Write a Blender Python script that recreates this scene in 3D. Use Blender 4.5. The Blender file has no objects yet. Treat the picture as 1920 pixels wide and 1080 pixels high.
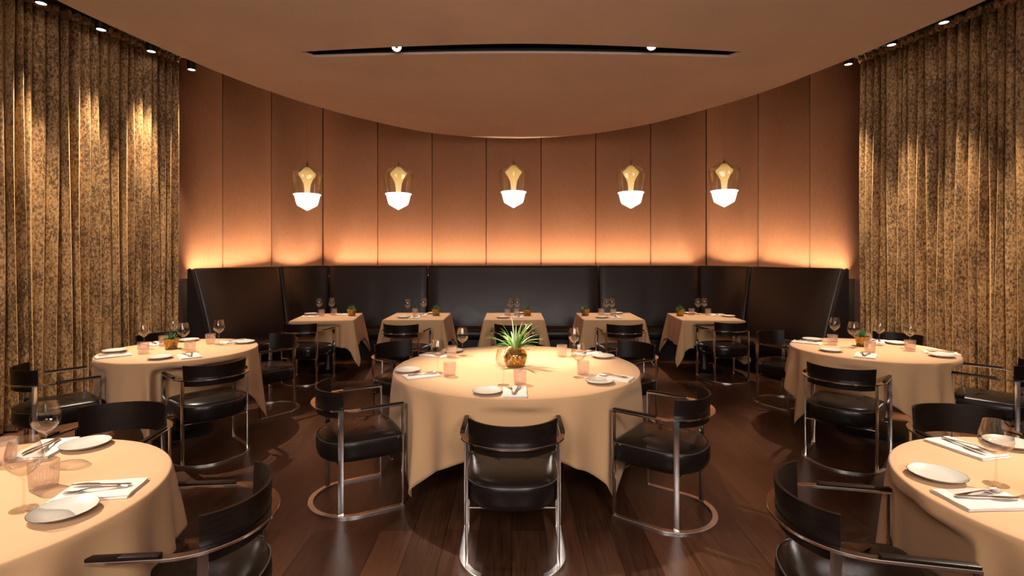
import bpy, bmesh, math, random
from math import sin, cos, pi, sqrt, atan2, hypot, radians
from mathutils import Vector, Matrix
random.seed(7)
SC = bpy.context.scene
COL = SC.collection

# ------------------------------------------------------------------ camera, world, exposure
CAMH = 1.586
cd = bpy.data.cameras.new('camera')
cam = bpy.data.objects.new('camera', cd)
COL.objects.link(cam)
cam.location = (0, 0, CAMH)
cam.rotation_euler = (pi / 2, 0, 0)
cd.sensor_width = 36
cd.lens = 976 / 1920 * 36
cd.shift_y = -(540 - 481) / 1920
cd.clip_start = 0.05
SC.camera = cam
SC.view_settings.view_transform = 'Standard'
SC.view_settings.look = 'None'
SC.view_settings.exposure = 1.0
SC.view_settings.gamma = 1
SC.view_settings.use_curve_mapping = False
SC.cycles.use_denoising = True
SC.cycles.max_bounces = 10
SC.cycles.transparent_max_bounces = 24
SC.cycles.sample_clamp_indirect = 6
SC.cycles.caustics_reflective = False
SC.cycles.caustics_refractive = False

W_AMB = 0.03
world = bpy.data.worlds.new('world')
SC.world = world
world.use_nodes = True
world.node_tree.nodes['Background'].inputs[0].default_value = (1.0, 0.88, 0.80, 1)
world.node_tree.nodes['Background'].inputs[1].default_value = W_AMB

P_CURT = 330      # downlights along the curtains
P_TABLE = 400     # spots on round tables
P_SQ = 140        # spots on square tables
E_COVE = 15      # light strip behind the banquette
E_AREA = 11       # and its upward glow, watts per metre
E_BOWL = 0.8     # pendant bowls


def area(name, loc, sx, sy, power, col, aim=None, spread=pi):
    l = bpy.data.lights.new(name, 'AREA')
    l.shape = 'RECTANGLE'
    l.size = sx
    l.size_y = sy
    l.energy = power
    l.color = col
    l.spread = spread
    o = bpy.data.objects.new(name, l)
    COL.objects.link(o)
    o.location = loc
    if aim is not None:
        d = Vector(aim) - Vector(loc)
        o.rotation_euler = d.to_track_quat('-Z', 'Y').to_euler()
    return o


def spot(name, loc, aim, power, angle, blend=0.4, col=(1, 0.78, 0.56), r=0.03):
    l = bpy.data.lights.new(name, 'SPOT')
    l.energy = power
    l.spot_size = radians(angle)
    l.spot_blend = blend
    l.color = col
    l.shadow_soft_size = r
    o = bpy.data.objects.new(name, l)
    COL.objects.link(o)
    o.location = loc
    d = Vector(aim) - Vector(loc)
    o.rotation_euler = d.to_track_quat('-Z', 'Y').to_euler()
    return o


# soft fill lamps added unseen behind the camera, for chair backs and cloth fronts
area('rear_fill_light', (-1.6, -2.2, 3.3), 1.6, 1.2, 34, (1, 0.90, 0.84), (-0.9, 3.0, 0.6), radians(110))
area('rear_fill_light', (1.6, -2.2, 3.3), 1.6, 1.2, 34, (1, 0.90, 0.84), (0.9, 3.0, 0.6), radians(110))

area('ceiling_fill_light', (0, -1.6, 2.3), 5.0, 0.5, 34, (1, 0.84, 0.72), (0, 0.3, 3.5), radians(130))  # unseen fill added to brighten the dropped ceiling from below

# ------------------------------------------------------------------ helpers


def tag(o, label=None, cat=None, group=None, kind=None):
    if label: o['label'] = label
    if cat: o['category'] = cat
    if group: o['group'] = group
    if kind: o['kind'] = kind
    return o


def empty(name, loc=(0, 0, 0), rz=0):
    o = bpy.data.objects.new(name, None)
    o.empty_display_size = 0.1
    COL.objects.link(o)
    o.location = loc
    o.rotation_euler = (0, 0, rz)
    return o


def build(name, bm, m, parent=None, smooth=True, angle=40):
    bmesh.ops.recalc_face_normals(bm, faces=bm.faces)
    me = bpy.data.meshes.new(name)
    bm.to_mesh(me)
    bm.free()
    if m: me.materials.append(m)
    if smooth:
        for p in me.polygons: p.use_smooth = True
        try:
            me.set_sharp_from_angle(angle=radians(angle))
        except Exception:
            pass
    o = bpy.data.objects.new(name, me)
    COL.objects.link(o)
    if parent: o.parent = parent
    return o


def copy_tree(o, parent=None):
    c = o.copy()
    COL.objects.link(c)
    c.parent = parent
    for ch in list(o.children):
        copy_tree(ch, c)
    return c


def add_box(bm, c, s, rot=0, bevel=0.0):
    r = bmesh.ops.create_cube(bm, size=1)
    vs = r['verts']
    bmesh.ops.scale(bm, vec=s, verts=vs)
    if rot: bmesh.ops.rotate(bm, cent=(0, 0, 0), matrix=Matrix.Rotation(rot, 3, 'Z'), verts=vs)
    bmesh.ops.translate(bm, vec=c, verts=vs)
    if bevel:
        es = list({e for v in vs for e in v.link_edges})
        bmesh.ops.bevel(bm, geom=es, offset=bevel, segments=2, affect='EDGES', profile=0.6)


def loft(bm, rings, close=True, cap=True):
    """rings: lists of points of equal length; close = each ring is a closed loop"""
    vr = [[bm.verts.new(p) for p in r] for r in rings]
    n = len(vr[0])
    for a, b in zip(vr, vr[1:]):
        for i in range(n if close else n - 1):
            j = (i + 1) % n
            bm.faces.new((a[i], a[j], b[j], b[i]))
    if cap and close:
        bm.faces.new(vr[0])
        bm.faces.new(vr[-1])
    return vr


def add_lathe(bm, prof, n=32, cap0=True, cap1=True, mod=None, c=(0, 0, 0)):
    rings = []
    for k, (r, z) in enumerate(prof):
        ring = []
        for i in range(n):
            a = 2 * pi * i / n
            rr = r * (mod(a, k) if mod else 1)
            ring.append((c[0] + rr * cos(a), c[1] + rr * sin(a), c[2] + z))
        rings.append(ring)
    vr = [[bm.verts.new(p) for p in r] for r in rings]
    for a, b in zip(vr, vr[1:]):
        for i in range(n):
            j = (i + 1) % n
            bm.faces.new((a[i], a[j], b[j], b[i]))
    if cap0: bm.faces.new(vr[0])
    if cap1: bm.faces.new(vr[-1])


def add_tube(bm, pts, r, n=8):
    pts = [Vector(p) for p in pts]
    rings = []
    up = Vector((0, 0, 1))
    for i, p in enumerate(pts):
        t = (pts[min(i + 1, len(pts) - 1)] - pts[max(i - 1, 0)]).normalized()
        u = up if abs(t.z) < 0.9 else Vector((1, 0, 0))
        s = t.cross(u).normalized()
        q = s.cross(t).normalized()
        rings.append([p + s * (r * cos(2 * pi * k / n)) + q * (r * sin(2 * pi * k / n)) for k in range(n)])
    loft(bm, rings)


# ------------------------------------------------------------------ materials


def mat(name, col=(0.5, 0.5, 0.5), rough=0.5, metal=0.0, **kw):
    m = bpy.data.materials.new(name)
    m.use_nodes = True
    b = m.node_tree.nodes['Principled BSDF']
    b.inputs['Base Color'].default_value = (*col, 1)
    b.inputs['Roughness'].default_value = rough
    b.inputs['Metallic'].default_value = metal
    for k, v in kw.items():
        b.inputs[k].default_value = v
    return m


def N(m, t, **kw):
    n = m.node_tree.nodes.new(t)
    for k, v in kw.items():
        if k.startswith('_'):
            setattr(n, k[1:], v)
        else:
            n.inputs[k].default_value = v
    return n


def L(m, a, b):
    m.node_tree.links.new(a, b)


def pbsdf(m): return m.node_tree.nodes['Principled BSDF']


def coords(m, scale=(1, 1, 1), rot=(0, 0, 0), kind='Object'):
    tc = N(m, 'ShaderNodeTexCoord')
    mp = N(m, 'ShaderNodeMapping')
    mp.inputs['Scale'].default_value = scale
    mp.inputs['Rotation'].default_value = rot
    L(m, tc.outputs[kind], mp.inputs['Vector'])
    return mp.outputs[0]


def ramp(m, fac, stops):
    r = N(m, 'ShaderNodeValToRGB')
    el = r.color_ramp.elements
    while len(el) < len(stops): el.new(0.5)
    for e, (p, c) in zip(el, stops):
        e.position = p
        e.color = (*c, 1) if len(c) == 3 else c
    L(m, fac, r.inputs[0])
    return r.outputs[0]


def bump(m, height, strength=0.3, dist=0.01):
    b = N(m, 'ShaderNodeBump', Strength=strength, Distance=dist)
    L(m, height, b.inputs['Height'])
    L(m, b.outputs[0], m.node_tree.nodes['Principled BSDF'].inputs['Normal'])




# upholstered wall fabric: copper brown with a fine slubby weave
M_WALL = mat('copper_fabric', rough=0.75)
v = coords(M_WALL, (6, 6, 90))
n1 = N(M_WALL, 'ShaderNodeTexNoise', Scale=3.0, Detail=4.0)
L(M_WALL, v, n1.inputs['Vector'])
v2 = coords(M_WALL, (110, 110, 4))
n2 = N(M_WALL, 'ShaderNodeTexNoise', Scale=2.0, Detail=3.0)
L(M_WALL, v2, n2.inputs['Vector'])
mx = N(M_WALL, 'ShaderNodeMath', _operation='ADD')
L(M_WALL, n1.outputs[0], mx.inputs[0])
L(M_WALL, n2.outputs[0], mx.inputs[1])
h = N(M_WALL, 'ShaderNodeMath', _operation='MULTIPLY')
h.inputs[1].default_value = 0.5
L(M_WALL, mx.outputs[0], h.inputs[0])
oi = N(M_WALL, 'ShaderNodeObjectInfo')
hs = N(M_WALL, 'ShaderNodeHueSaturation')
mrw = N(M_WALL, 'ShaderNodeMapRange')
mrw.inputs['To Min'].default_value = 0.84
mrw.inputs['To Max'].default_value = 1.12
L(M_WALL, oi.outputs['Random'], mrw.inputs['Value'])
L(M_WALL, mrw.outputs[0], hs.inputs['Value'])
L(M_WALL, hs.outputs[0], pbsdf(M_WALL).inputs['Base Color'])
L(M_WALL, ramp(M_WALL, h.outputs[0], [(0.3, (0.130, 0.048, 0.021)), (0.7, (0.215, 0.086, 0.040))]), hs.inputs['Color'])
pbsdf(M_WALL).inputs['Sheen Weight'].default_value = 0.05
pbsdf(M_WALL).inputs['Sheen Tint'].default_value = (1, 0.6, 0.4, 1)
bump(M_WALL, h.outputs[0], 0.25, 0.002)
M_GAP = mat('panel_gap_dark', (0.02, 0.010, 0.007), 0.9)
M_PLUM = mat('plum_fabric', (0.10, 0.045, 0.04), 0.8)

# leather
def leather(name, c, rough):
    m = mat(name, c, rough)
    v = coords(m, (1, 1, 1))
    vo = N(m, 'ShaderNodeTexVoronoi', Scale=260.0)
    L(m, v, vo.inputs['Vector'])
    n = N(m, 'ShaderNodeTexNoise', Scale=9.0, Detail=3.0)
    L(m, v, n.inputs['Vector'])
    r = N(m, 'ShaderNodeMapRange')
    r.inputs['To Min'].default_value = rough - 0.07
    r.inputs['To Max'].default_value = rough + 0.10
    L(m, n.outputs[0], r.inputs['Value'])
    L(m, r.outputs[0], pbsdf(m).inputs['Roughness'])
    a = N(m, 'ShaderNodeMath', _operation='MULTIPLY_ADD')
    a.inputs[1].default_value = 0.15
    L(m, vo.outputs[0], a.inputs[0])
    L(m, n.outputs[0], a.inputs[2])
    bump(m, a.outputs[0], 0.10, 0.002)
    return m


M_LEATH = leather('banquette_leather', (0.020, 0.014, 0.013), 0.36)
M_SEAT = leather('chair_leather', (0.010, 0.007, 0.006), 0.28)
pbsdf(M_SEAT).inputs['Specular IOR Level'].default_value = 0.34
pbsdf(M_LEATH).inputs['Specular IOR Level'].default_value = 0.42
M_PIPE = mat('leather_piping', (0.07, 0.055, 0.05), 0.3)
M_PLINTH = mat('plinth_black', (0.008, 0.006, 0.006), 0.5)

# ebonised wood
M_WOOD = mat('ebonised_oak', (0.02, 0.012, 0.010), 0.3)
v = coords(M_WOOD, (2.5, 2.5, 60))
n = N(M_WOOD, 'ShaderNodeTexNoise', Scale=4.0, Detail=5.0, Roughness=0.65)
L(M_WOOD, v, n.inputs['Vector'])
L(M_WOOD, ramp(M_WOOD, n.outputs[0], [(0.3, (0.004, 0.0025, 0.002)), (0.75, (0.018, 0.010, 0.008))]), pbsdf(M_WOOD).inputs['Base Color'])
bump(M_WOOD, n.outputs[0], 0.35, 0.002)
pbsdf(M_WOOD).inputs['Roughness'].default_value = 0.36
pbsdf(M_WOOD).inputs['Specular IOR Level'].default_value = 0.26

M_CHROME = mat('polished_chrome', (0.86, 0.84, 0.83), 0.13, 1.0)
M_LOOP = mat('brushed_chrome', (0.90, 0.88, 0.86), 0.27, 1.0)
M_STEEL = mat('cutlery_steel', (0.62, 0.58, 0.54), 0.18, 1.0)
M_BLACK = mat('black_metal', (0.010, 0.010, 0.010), 0.45)
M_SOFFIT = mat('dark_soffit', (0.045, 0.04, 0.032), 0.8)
M_SLOT = mat('slot_blue_black', (0.006, 0.007, 0.012), 0.6)

# crushed velvet
M_VELVET = mat('crushed_velvet', rough=0.62)
v = coords(M_VELVET, (1, 1, 0.55))
n1 = N(M_VELVET, 'ShaderNodeTexNoise', Scale=58.0, Detail=6.0, Roughness=0.75, Distortion=0.3)
L(M_VELVET, v, n1.inputs['Vector'])
n2 = N(M_VELVET, 'ShaderNodeTexNoise', Scale=5.0, Detail=3.0)
L(M_VELVET, v, n2.inputs['Vector'])
mm = N(M_VELVET, 'ShaderNodeMath', _operation='MULTIPLY_ADD')
mm.inputs[1].default_value = 0.28
L(M_VELVET, n2.outputs[0], mm.inputs[0])
L(M_VELVET, n1.outputs[0], mm.inputs[2])
L(M_VELVET, ramp(M_VELVET, mm.outputs[0], [(0.46, (0.020, 0.008, 0.002)), (0.58, (0.105, 0.050, 0.014)), (0.66, (0.36, 0.20, 0.075)), (0.78, (0.55, 0.35, 0.17))]), pbsdf(M_VELVET).inputs['Base Color'])
pbsdf(M_VELVET).inputs['Sheen Weight'].default_value = 0.5
pbsdf(M_VELVET).inputs['Sheen Tint'].default_value = (1, 0.75, 0.45, 1)
bump(M_VELVET, n1.outputs[0], 0.4, 0.006)

# linen cloth
M_CLOTH = mat('tan_linen', (0.59, 0.36, 0.185), 0.85)
v = coords(M_CLOTH, (1, 1, 1))
n1 = N(M_CLOTH, 'ShaderNodeTexNoise', Scale=350.0, Detail=2.0)
L(M_CLOTH, v, n1.inputs['Vector'])
n3 = N(M_CLOTH, 'ShaderNodeTexNoise', Scale=3.5, Detail=3.0)
L(M_CLOTH, v, n3.inputs['Vector'])
aa = N(M_CLOTH, 'ShaderNodeMath', _operation='MULTIPLY_ADD')
aa.inputs[1].default_value = 0.06
L(M_CLOTH, n1.outputs[0], aa.inputs[0])
L(M_CLOTH, n3.outputs[0], aa.inputs[2])
bump(M_CLOTH, aa.outputs[0], 0.25, 0.012)
pbsdf(M_CLOTH).inputs['Sheen Weight'].default_value = 0.15

M_NAPKIN = mat('white_napkin', (0.74, 0.70, 0.66), 0.85)
v = coords(M_NAPKIN)
n1 = N(M_NAPKIN, 'ShaderNodeTexNoise', Scale=40.0, Detail=3.0)
L(M_NAPKIN, v, n1.inputs['Vector'])
bump(M_NAPKIN, n1.outputs[0], 0.3, 0.003)
M_PLATE = mat('grey_white_porcelain', (0.60, 0.60, 0.55), 0.22)
M_PRIM = mat('plate_rim_dark', (0.10, 0.07, 0.05), 0.4)

# ceiling plaster
M_CEIL = mat('polished_plaster', rough=0.55)
v = coords(M_CEIL, (1, 1, 1))
n1 = N(M_CEIL, 'ShaderNodeTexNoise', Scale=1.1, Detail=6.0, Roughness=0.6)
L(M_CEIL, v, n1.inputs['Vector'])
n2 = N(M_CEIL, 'ShaderNodeTexNoise', Scale=7.0, Detail=8.0, Roughness=0.75, Distortion=0.6)
L(M_CEIL, v, n2.inputs['Vector'])
c1 = ramp(M_CEIL, n1.outputs[0], [(0.3, (0.58, 0.455, 0.385)), (0.7, (0.66, 0.52, 0.44))])
c2 = ramp(M_CEIL, n2.outputs[0], [(0.60, (0, 0, 0)), (0.70, (1, 1, 1))])
# the gilded streaks lie only in a ring towards the far edge
mx = N(M_CEIL, 'ShaderNodeMix', _data_type='RGBA')
mx.inputs['B'].default_value = (0.78, 0.55, 0.32, 1)
mlt = N(M_CEIL, 'ShaderNodeMath', _operation='MULTIPLY')
mlt.inputs[1].default_value = 0.35
L(M_CEIL, c2, mlt.inputs[0])
L(M_CEIL, mlt.outputs[0], mx.inputs['Factor'])
L(M_CEIL, c1, mx.inputs['A'])
L(M_CEIL, mx.outputs['Result'], pbsdf(M_CEIL).inputs['Base Color'])
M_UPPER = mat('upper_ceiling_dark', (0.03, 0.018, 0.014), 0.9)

# floor planks running away from the camera
M_FLOOR = mat('dark_oak_planks', rough=0.3)
v = coords(M_FLOOR, (1, 1, 1), (0, 0, pi / 2))
br = N(M_FLOOR, 'ShaderNodeTexBrick', Scale=1.0)
br.offset = 0.37
br.inputs['Brick Width'].default_value = 2.2
br.inputs['Row Height'].default_value = 0.19
br.inputs['Mortar Size'].default_value = 0.0016
br.inputs['Mortar Smooth'].default_value = 0.1
br.inputs['Color1'].default_value = (0.0, 0.0, 0.0, 1)
br.inputs['Color2'].default_value = (1, 1, 1, 1)
br.inputs['Mortar'].default_value = (0.5, 0.5, 0.5, 1)
L(M_FLOOR, v, br.inputs['Vector'])
v2 = coords(M_FLOOR, (38, 2.0, 1))
n1 = N(M_FLOOR, 'ShaderNodeTexNoise', Scale=1.6, Detail=7.0, Roughness=0.65, Distortion=0.6)
L(M_FLOOR, v2, n1.inputs['Vector'])
sm = N(M_FLOOR, 'ShaderNodeMath', _operation='MULTIPLY_ADD')
sm.inputs[1].default_value = 0.42
L(M_FLOOR, br.outputs['Color'], sm.inputs[0])
L(M_FLOOR, n1.outputs[0], sm.inputs[2])
fc = ramp(M_FLOOR, sm.outputs[0], [(0.35, (0.026, 0.0105, 0.006)), (0.65, (0.062, 0.026, 0.014)), (0.95, (0.12, 0.052, 0.027))])
mx = N(M_FLOOR, 'ShaderNodeMix', _data_type='RGBA')
mx.inputs['B'].default_value = (0.006, 0.003, 0.002, 1)
L(M_FLOOR, br.outputs['Fac'], mx.inputs['Factor'])
L(M_FLOOR, fc, mx.inputs['A'])
L(M_FLOOR, mx.outputs['Result'], pbsdf(M_FLOOR).inputs['Base Color'])
rr = N(M_FLOOR, 'ShaderNodeMapRange')
rr.inputs['To Min'].default_value = 0.22
rr.inputs['To Max'].default_value = 0.42
L(M_FLOOR, n1.outputs[0], rr.inputs['Value'])
L(M_FLOOR, rr.outputs[0], pbsdf(M_FLOOR).inputs['Roughness'])
hh = N(M_FLOOR, 'ShaderNodeMath', _operation='MULTIPLY_ADD')
hh.inputs[1].default_value = -3.0
L(M_FLOOR, br.outputs['Fac'], hh.inputs[0])
L(M_FLOOR, n1.outputs[0], hh.inputs[2])
bump(M_FLOOR, hh.outputs[0], 0.22, 0.003)


def emit(name, col, s):
    m = bpy.data.materials.new(name)
    m.use_nodes = True
    nt = m.node_tree
    nt.nodes.remove(nt.nodes['Principled BSDF'])
    e = nt.nodes.new('ShaderNodeEmission')
    e.inputs[0].default_value = (*col, 1)
    e.inputs[1].default_value = s
    nt.links.new(e.outputs[0], nt.nodes['Material Output'].inputs[0])
    return m


M_COVE = emit('cove_strip_light', (1.0, 0.74, 0.46), E_COVE)
M_LAMP = emit('lamp_disc', (1.0, 0.86, 0.70), 9)
M_BOWL = emit('lit_opal_glass', (1.0, 0.88, 0.76), E_BOWL)
M_GOLD = emit('lit_gold_mesh', (1.0, 0.82, 0.48), 0.62)
tc = N(M_GOLD, 'ShaderNodeTexCoord')
sx = N(M_GOLD, 'ShaderNodeSeparateXYZ')
L(M_GOLD, tc.outputs['Object'], sx.inputs[0])
mr_ = N(M_GOLD, 'ShaderNodeMapRange')
mr_.inputs['From Min'].default_value = -0.385
mr_.inputs['From Max'].default_value = -0.05
L(M_GOLD, sx.outputs['Z'], mr_.inputs['Value'])
ck = N(M_GOLD, 'ShaderNodeTexWave', Scale=55.0, Distortion=0.0)
ck.bands_direction = 'Z'
L(M_GOLD, tc.outputs['Object'], ck.inputs['Vector'])
am = N(M_GOLD, 'ShaderNodeMath', _operation='MULTIPLY_ADD')
am.inputs[1].default_value = 0.12
L(M_GOLD, ck.outputs['Fac'], am.inputs[0])
L(M_GOLD, mr_.outputs[0], am.inputs[2])
L(M_GOLD, ramp(M_GOLD, am.outputs[0], [(0.05, (1.0, 0.92, 0.66)), (0.45, (0.95, 0.70, 0.32)), (1.0, (0.62, 0.42, 0.16))]), M_GOLD.node_tree.nodes['Emission'].inputs[0])  # core's lit look painted as emission, brighter towards the bowl


def glass(name, tint, edge=0.75, base=0.06, haze=0.0, hazecol=(0.8, 0.6, 0.55), rough=0.02):
    """thin blown glass: clear body, reflective towards its edges"""
    m = bpy.data.materials.new(name)
    m.use_nodes = True
    nt = m.node_tree
    nt.nodes.remove(nt.nodes['Principled BSDF'])
    t = nt.nodes.new('ShaderNodeBsdfTransparent')
    t.inputs[0].default_value = (*tint, 1)
    g = nt.nodes.new('ShaderNodeBsdfGlossy')
    g.inputs['Roughness'].default_value = rough
    lw = nt.nodes.new('ShaderNodeLayerWeight')
    lw.inputs[0].default_value = 0.25
    mr = nt.nodes.new('ShaderNodeMapRange')
    mr.inputs['To Min'].default_value = base
    mr.inputs['To Max'].default_value = edge
    nt.links.new(lw.outputs['Facing'], mr.inputs['Value'])
    mx = nt.nodes.new('ShaderNodeMixShader')
    nt.links.new(mr.outputs[0], mx.inputs[0])
    body = t.outputs[0]
    if haze:
        d = nt.nodes.new('ShaderNodeBsdfTranslucent')
        d.inputs[0].default_value = (*hazecol, 1)
        d2 = nt.nodes.new('ShaderNodeBsdfDiffuse')
        d2.inputs[0].default_value = (*hazecol, 1)
        md = nt.nodes.new('ShaderNodeMixShader')
        md.inputs[0].default_value = 0.5
        nt.links.new(d.outputs[0], md.inputs[1])
        nt.links.new(d2.outputs[0], md.inputs[2])
        mh = nt.nodes.new('ShaderNodeMixShader')
        mh.inputs[0].default_value = haze
        nt.links.new(t.outputs[0], mh.inputs[1])
        nt.links.new(md.outputs[0], mh.inputs[2])
        body = mh.outputs[0]
    nt.links.new(body, mx.inputs[1])
    nt.links.new(g.outputs[0], mx.inputs[2])
    nt.links.new(mx.outputs[0], nt.nodes['Material Output'].inputs[0])
    return m


M_GLASS = glass('clear_wine_glass', (0.97, 0.95, 0.93), 0.55, 0.03)
M_RIB = glass('ribbed_tumbler_glass', (0.94, 0.90, 0.87), 0.6, 0.07, 0.06, (0.85, 0.72, 0.66))
M_PINK = glass('blush_tumbler_glass', (0.97, 0.91, 0.88), 0.5, 0.07, 0.13, (0.92, 0.78, 0.72))
M_AMBER = glass('smoky_amber_glass', (0.88, 0.70, 0.48), 0.85, 0.04, 0.09, (0.95, 0.8, 0.6))
M_GPOT = mat('gold_mercury_glass', (0.62, 0.36, 0.10), 0.28, 0.6)
v = coords(M_GPOT)
n1 = N(M_GPOT, 'ShaderNodeTexVoronoi', Scale=60.0)
L(M_GPOT, v, n1.inputs['Vector'])
L(M_GPOT, ramp(M_GPOT, n1.outputs[0], [(0.1, (0.75, 0.45, 0.12)), (0.6, (0.30, 0.16, 0.035))]), pbsdf(M_GPOT).inputs['Base Color'])
bump(M_GPOT, n1.outputs[0], 0.4, 0.003)
M_GPOTC = glass('gold_tinted_glass', (0.95, 0.72, 0.35), 0.5, 0.10, 0.12, (0.8, 0.5, 0.15))
M_LEAF = mat('striped_leaf', rough=0.45)
v = coords(M_LEAF)
n1 = N(M_LEAF, 'ShaderNodeTexNoise', Scale=45.0, Detail=2.0)
L(M_LEAF, v, n1.inputs['Vector'])
L(M_LEAF, ramp(M_LEAF, n1.outputs[0], [(0.35, (0.07, 0.26, 0.035)), (0.65, (0.24, 0.45, 0.10))]), pbsdf(M_LEAF).inputs['Base Color'])
M_LEAFE = mat('cream_leaf_edge', (0.55, 0.62, 0.36), 0.5)
M_SUCC = mat('succulent_green', (0.07, 0.20, 0.07), 0.5)
M_SOIL = mat('potting_moss', (0.05, 0.045, 0.02), 0.95)
M_BRONZE = mat('dark_bronze', (0.12, 0.08, 0.04), 0.35, 0.9)

# ------------------------------------------------------------------ the room
bm = bmesh.new()
add_box(bm, (0, 3.6, -0.05), (14, 13.2, 0.1))
tag(build('floor', bm, M_FLOOR, smooth=False), 'dark brown oak plank floor', kind='structure')

HC = 3.5      # lower ceiling
HU = 4.32     # upper ceiling, seen only in the gap above the curtains
edgeL = [(0.02, 8.42), (-0.45, 8.37), (-0.85, 8.25), (-1.24, 8.07), (-1.6, 7.77), (-1.92, 7.41), (-2.2, 7.08), (-2.43, 6.73), (-2.63, 6.40), (-2.79, 6.065), (-2.92, 5.77), (-3.025, 5.478), (-3.12, 5.16), (-3.25, 4.65), (-3.34, 4.25), (-3.40, 3.88), (-3.46, 3.2), (-3.48, 2.4), (-3.48, -2.9)]
edgeR = [(0.48, 8.39), (0.88, 8.28), (1.30, 8.09), (1.66, 7.82), (2.0, 7.50), (2.28, 7.14), (2.52, 6.77), (2.72, 6.45), (2.89, 6.125), (3.03, 5.80), (3.13, 5.478), (3.24, 5.14), (3.34, 4.79), (3.44, 4.35), (3.54, 3.88), (3.6, 3.2), (3.62, 2.4), (3.62, -2.9)]


def catmull(pts, k=4):
    out = []
    for i in range(len(pts) - 1):
        p0 = pts[max(i - 1, 0)]; p1 = pts[i]; p2 = pts[i + 1]; p3 = pts[min(i + 2, len(pts) - 1)]
        for j in range(k):
            t = j / k
            out.append(tuple(0.5 * ((2 * p1[c]) + (-p0[c] + p2[c]) * t + (2 * p0[c] - 5 * p1[c] + 4 * p2[c] - p3[c]) * t * t + (-p0[c] + 3 * p1[c] - 3 * p2[c] + p3[c]) * t ** 3) for c in range(len(p1))))
    out.append(tuple(pts[-1]))
    return out


outline = catmull(list(reversed(edgeL)) + edgeR, 3)


def slot_outline(grow=0.0):
    ns = 24
    near, far = [], []
    for i in range(ns + 1):
        t = i / ns
        x = -1.98 + t * 4.13
        u = (x - 0.08) / 2.06
        yn = 4.68 + 0.19 * abs(u) ** 1.6
        near.append((x, yn - grow))
        xf = -1.90 + t * 3.98
        u = (xf - 0.08) / 2.0
        yf = 4.90 + 0.10 * abs(u) ** 1.8
        far.append((xf, yf + grow))
    near[0] = (near[0][0] - grow, near[0][1]); near[-1] = (near[-1][0] + grow, near[-1][1])
    far[0] = (far[0][0] - grow, far[0][1]); far[-1] = (far[-1][0] + grow, far[-1][1])
    return near + far[::-1]


def prism(bm, pts, z0, z1):
    loft(bm, [[(x, y, z0) for x, y in pts], [(x, y, z1) for x, y in pts]])


bm = bmesh.new()
prism(bm, outline, HC, HC + 0.26)
ceil = build('ceiling', bm, M_CEIL, smooth=False)
bm = bmesh.new()
prism(bm, slot_outline(), HC - 0.2, HC + 0.5)
cut = build('cutter', bm, None, smooth=False)
md = ceil.modifiers.new('slot', 'BOOLEAN')
md.operation = 'DIFFERENCE'
md.object = cut
md.solver = 'EXACT'
dg = bpy.context.evaluated_depsgraph_get()
me = bpy.data.meshes.new_from_object(ceil.evaluated_get(dg))
ceil.modifiers.clear()
ceil.data = me
if not me.materials: me.materials.append(M_CEIL)
bpy.data.objects.remove(cut, do_unlink=True)
tag(ceil, 'round dropped ceiling of tan polished plaster', kind='structure')

# black liner inside the ceiling slot
bm = bmesh.new()
o1, o2 = slot_outline(0.004), slot_outline(-0.012)
rz = [[(x, y, HC + 0.022) for x, y in o1], [(x, y, HC + 0.24) for x, y in o1]]
ri = [[(x, y, HC + 0.022) for x, y in o2], [(x, y, HC + 0.22) for x, y in o2]]
a = loft(bm, rz, cap=False)
b = loft(bm, ri, cap=False)
bm.faces.new(b[1])
bm.faces.new(a[1])
n_ = len(o1)
for i in range(n_):
    j = (i + 1) % n_
    bm.faces.new((a[0][i], a[0][j], b[0][j], b[0][i]))
tag(build('trim_1', bm, M_SLOT, smooth=False), 'black lining of the long curved ceiling slot', kind='structure')

# upper ceiling over everything
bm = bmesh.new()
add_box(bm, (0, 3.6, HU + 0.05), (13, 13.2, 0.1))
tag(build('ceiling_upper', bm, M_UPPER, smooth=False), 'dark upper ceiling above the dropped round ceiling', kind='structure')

# walls of upholstered panels
WALL = [(-4.62, 5.36), (-4.33, 6.33), (-4.04, 7.28), (-3.77, 8.17), (-3.25, 8.95)]
WALLR = [(3.338, 8.95), (3.86, 8.174), (4.165, 7.289), (4.49, 6.40), (4.80, 5.45)]


def panel(bm, pts, z0, z1, out, th=0.03, g=0.004):
    """a padded wall panel along plan polyline pts, front face on the line, padded edges"""
    P = [Vector((x, y)) for x, y in pts]
    d0 = (P[1] - P[0]).normalized(); d1 = (P[-1] - P[-2]).normalized()
    P[0] = P[0] + d0 * g
    P[-1] = P[-1] - d1 * g
    ext = [(P[0], 0.012), (P[0] + d0 * 0.012, 0.0)] + [(p, 0.0) for p in P[1:-1]] + [(P[-1] - d1 * 0.012, 0.0), (P[-1], 0.012)]
    fr, bk = [], []
    for i, (p, o) in enumerate(ext):
        a = ext[max(i - 1, 0)][0]; b = ext[min(i + 1, len(ext) - 1)][0]
        t = (b - a).normalized()
        nrm = Vector((t.y, -t.x)) * out   # away from the room when out = -1
        fr.append(p + nrm * o); bk.append(p + nrm * th)
    ring = fr + bk[::-1]
    loft(bm, [[(q.x, q.y, z0) for q in ring], [(q.x, q.y, z1) for q in ring]])


def bez(a, c, b, k=8):
    return [((1 - t) ** 2 * a[0] + 2 * t * (1 - t) * c[0] + t * t * b[0], (1 - t) ** 2 * a[1] + 2 * t * (1 - t) * c[1] + t * t * b[1]) for t in [i / k for i in range(k + 1)]]


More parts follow.
